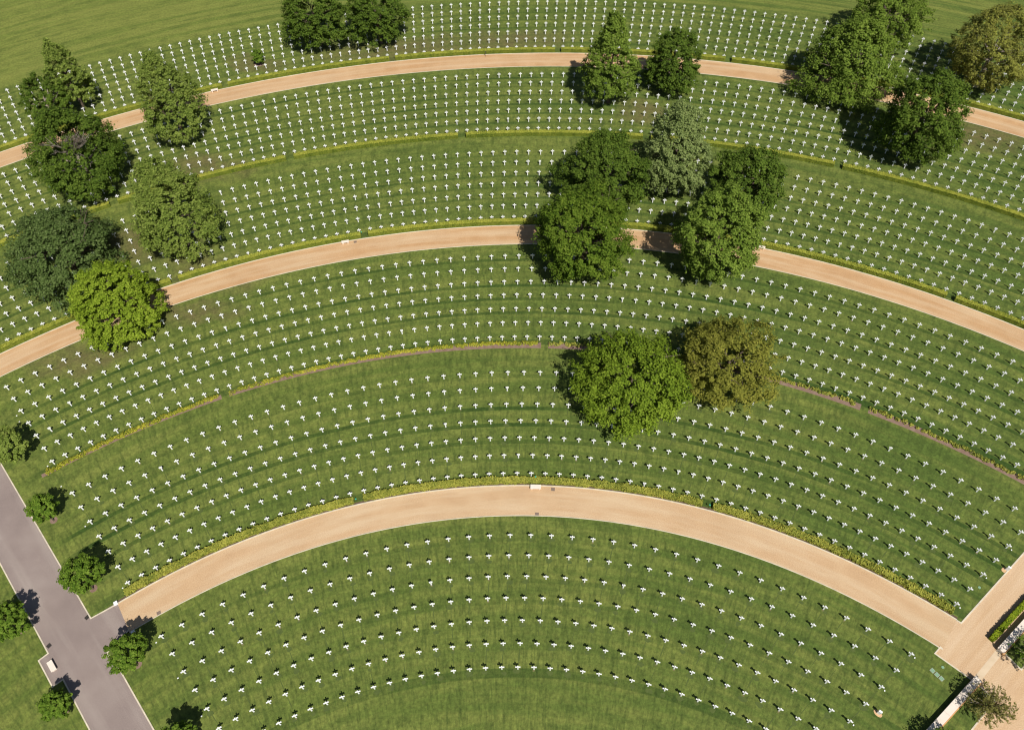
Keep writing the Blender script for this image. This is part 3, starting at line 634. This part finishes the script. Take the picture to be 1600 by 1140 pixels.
TREES = [
 ('broad bright green round tree in the lower centre of the lawns', 'bright', 20.5, 97.2, 8.3, 4.9, 5.4, 'round', dict(lumps=.11)),
 ('broad olive and orange tinted tree right of the bright green tree', 'olive', 34.6, 99.7, 7.25, 4.6, 5.4, 'round', dict(leaf=.27)),
 ('dark green spreading tree over the middle path, left of its neighbour', 'deep', 16.2, 123.5, 7.8, 6.9, 7.9, 'round', dict(lumps=.13)),
 ('mid green loose tree over the middle path, beside the half hidden bench', 'mid', 36.7, 121.3, 6.9, 7.4, 8.4, 'round', dict(lumps=.18)),
 ('dark tree half hidden behind the loose mid green tree', 'dark', 44.6, 135.2, 6.5, 5.3, 6.3, 'round', {}),
 ('dark olive tree with ragged top, left of the grey-green tree', 'dark', 21.3, 138.9, 7.9, 6.3, 7.3, 'pear', dict(lumps=.2)),
 ('pale grey-green pointed tree at centre right', 'grey', 33.1, 140.6, 6.2, 8.3, 9.3, 'pear', dict(leaf=.27)),
 ('tall pointed light green tree standing over the top path', 'mid', 25.4, 167.0, 5.3, 8.5, 9.5, 'cone', dict(leaf=.28)),
 ('dark drooping tree right of the tall pointed tree', 'dark', 38.1, 170.5, 5.6, 5.6, 6.6, 'round', dict(droop=.25, lumps=.18)),
 ('broad drooping green tree over the top path at upper right', 'mid', 71.0, 166.2, 9.4, 7.0, 8.0, 'pear', dict(droop=.3, lumps=.2)),
 ('green tree at the top edge behind the broad drooping tree', 'mid', 83.3, 182.2, 7.5, 5.1, 6.1, 'round', {}),
 ('dark olive tree over the top path near the right edge', 'dark', 76.8, 146.7, 7.3, 7.5, 8.5, 'round', dict(lumps=.17)),
 ('brownish yellow thin-leaved tree at the top right corner', 'brown', 97.3, 166.5, 8.1, 7.2, 8.2, 'round', dict(dens=.85, leaf=.27, bark=PALEBARK)),
 ('dense dark tree at the top edge, left of a touching pair', 'dark', -33.4, 191.6, 6.9, 6.4, 7.4, 'round', dict(droop=.15)),
 ('dense dark tree at the top edge, right of a touching pair', 'dark', -20.5, 191.6, 6.1, 6.4, 7.4, 'round', dict(droop=.15)),
 ('small pointed light green tree at the upper left', 'light', -79.5, 174.2, 4.4, 6.5, 7.5, 'cone', {}),
 ('dark bare-twigged tree below the small pointed tree', 'dark', -82.5, 168.8, 4.8, 4.0, 6.0, 'round', dict(dens=.6, bark=PALEBARK)),
 ('big dark green tree with bare pale branches showing, upper left', 'dark', -69.9, 149.0, 8.0, 7.6, 8.6, 'pear', dict(bare=.84, bark=PALEBARK, lumps=.12, dens=1.25)),
 ('pear-shaped green tree over the top path at upper left', 'light', -56.4, 162.4, 6.0, 8.2, 9.2, 'cone', dict(leaf=.28)),
 ('large pear-shaped pale green tree right of the big bluish tree', 'light', -49.6, 133.0, 7.4, 8.4, 9.4, 'cone', dict(leaf=.28)),
 ('large bluish green spreading tree at the left edge', 'blue', -66.9, 127.3, 9.4, 5.9, 6.9, 'pear', dict(droop=.25, lumps=.2)),
 ('dense yellow-green round tree over the middle path at left', 'lime', -55.5, 115.7, 6.7, 5.6, 6.5, 'droop', dict(droop=.2, lumps=.06, leaf=.27, cl=.72, dens=1.7)),
]
for i, (lab, kd, x, y, Rc, V, hc, sh, kw) in enumerate(TREES): tree(lab, kd, x, y, Rc, V, hc, 11+7*i, sh, **kw)
YG = 'young trees along the asphalt road'
YOUNG = [
 ('young golden-tinged tree at the left edge above the asphalt road', 'light', -65.74, 92.76, 2.5, 1.8, 3.6, (.5, -.1)),
 ('young round tree beside the asphalt road, second from the top', 'young', -57.65, 82.97, 1.65, 1.5, 3.6, (.2, .2)),
 ('young tree beside the asphalt road above the path entrance', 'young', -49.72, 73.29, 2.3, 1.9, 4.2, (.25, .3)),
 ('young tree at the path entrance shading the white block', 'young', -41.86, 63.69, 2.1, 1.7, 4.2, (.3, .2)),
 ('young tree at the left edge with its shadow on the road', 'young', -57.1, 68.5, 2.1, 1.8, 3.4, (0, 0)),
 ('young tree below the road bay and its stone bench', 'young', -49.0, 59.0, 1.55, 1.4, 2.5, (0, 0)),
 ('young tree cut by the bottom edge, left of the crosses', 'young', -33.9, 54.6, 1.7, 1.6, 3.3, (0, 0)),
]
rings = MB()
for i, (lab, kd, x, y, Rc, V, hc, off) in enumerate(YOUNG):
    tree(lab, kd, x, y, Rc, V, hc, 301+5*i, 'round', leaf=.27, dens=1.5, lumps=.22, group=YG, trunk_r=.09, low=-.8, cl=.85, name='young_tree', off=off)
    rings.disc(x, y, .005, .50, 20, 1, .04)
rings.disc(-45.88, 185.6, .005, 1.0, 20, .7, .1)
tag(rings.build('tree_pit', SOIL), kind='structure')
tree('small lone bush-like sapling on the topmost lawn at left', 'young', -45.6, 185.6, 1.1, 1.25, 1.9, 777, 'round', leaf=.28, dens=.8, trunk_r=.05, group=None, name='sapling')
def wispy(label, kind, x, y, Rc, H, seed, nst, leaf):
    t = empty('wispy_tree', (x, y, 0)); tag(t, label, 'tree', 'thin trees behind the low walls'); rs = np.random.RandomState(seed); b = MB()
    b.tube([(0, 0, -.1), (.03, 0, .5), (0, .04, 1.0)], [.09, .07, .05], 7); P = []; N = []
    for i in range(nst):
        a = rs.uniform(0, 2*math.pi); rr = Rc*math.sqrt(rs.uniform(.03, 1)); zt = H*(1-.35*(rr/Rc)**2)*rs.uniform(.72, 1.0); z0 = rs.uniform(.5, 1.3)
        p = [Vector((0, 0, z0)), Vector((.4*rr*math.cos(a), .4*rr*math.sin(a), z0+(zt-z0)*.6)), Vector((rr*math.cos(a), rr*math.sin(a), zt)), Vector((rr*1.12*math.cos(a+.1), rr*1.12*math.sin(a+.1), zt-.25*rs.rand()))]
        if i < 60: b.tube(p, [.035, .025, .015, .008], 4)
        for s in range(24):
            u = rs.uniform(.8, 3.0)*.999; k = int(u); c = p[k].lerp(p[k+1], u-k) if k < 3 else p[3]
            P.append((c.x+rs.normal(0, .07), c.y+rs.normal(0, .07), c.z+rs.normal(0, .08))); N.append((rs.normal(0, .6), rs.normal(0, .6), .8))
    quads('crown', leafquads(np.array(P), np.array(N), leaf, rs, .4, .38), KIND[kind], t); b.build('trunk', PALEBARK, t)
wispy('wispy thin tree leaning over the end of the near low wall', 'wispy', 54.7, 54.3, 2.3, 3.7, 888, 150, .22)
wispy('thin dark shrub-like tree behind the far low wall at right edge', 'young', 61.5, 59.2, 2.4, 4.0, 889, 130, .22)
wispy('thin tree behind the near wall, cut by the bottom edge', 'young', 48.2, 49.9, 2.2, 4.0, 890, 170, .23)
# ---------------------------------------------------------------- render settings
scn.render.engine = 'CYCLES'; scn.cycles.pixel_filter_type = 'BLACKMAN_HARRIS'; scn.cycles.filter_width = 1.15; scn.cycles.max_bounces = 6; scn.cycles.diffuse_bounces = 3; scn.cycles.transparent_max_bounces = 4
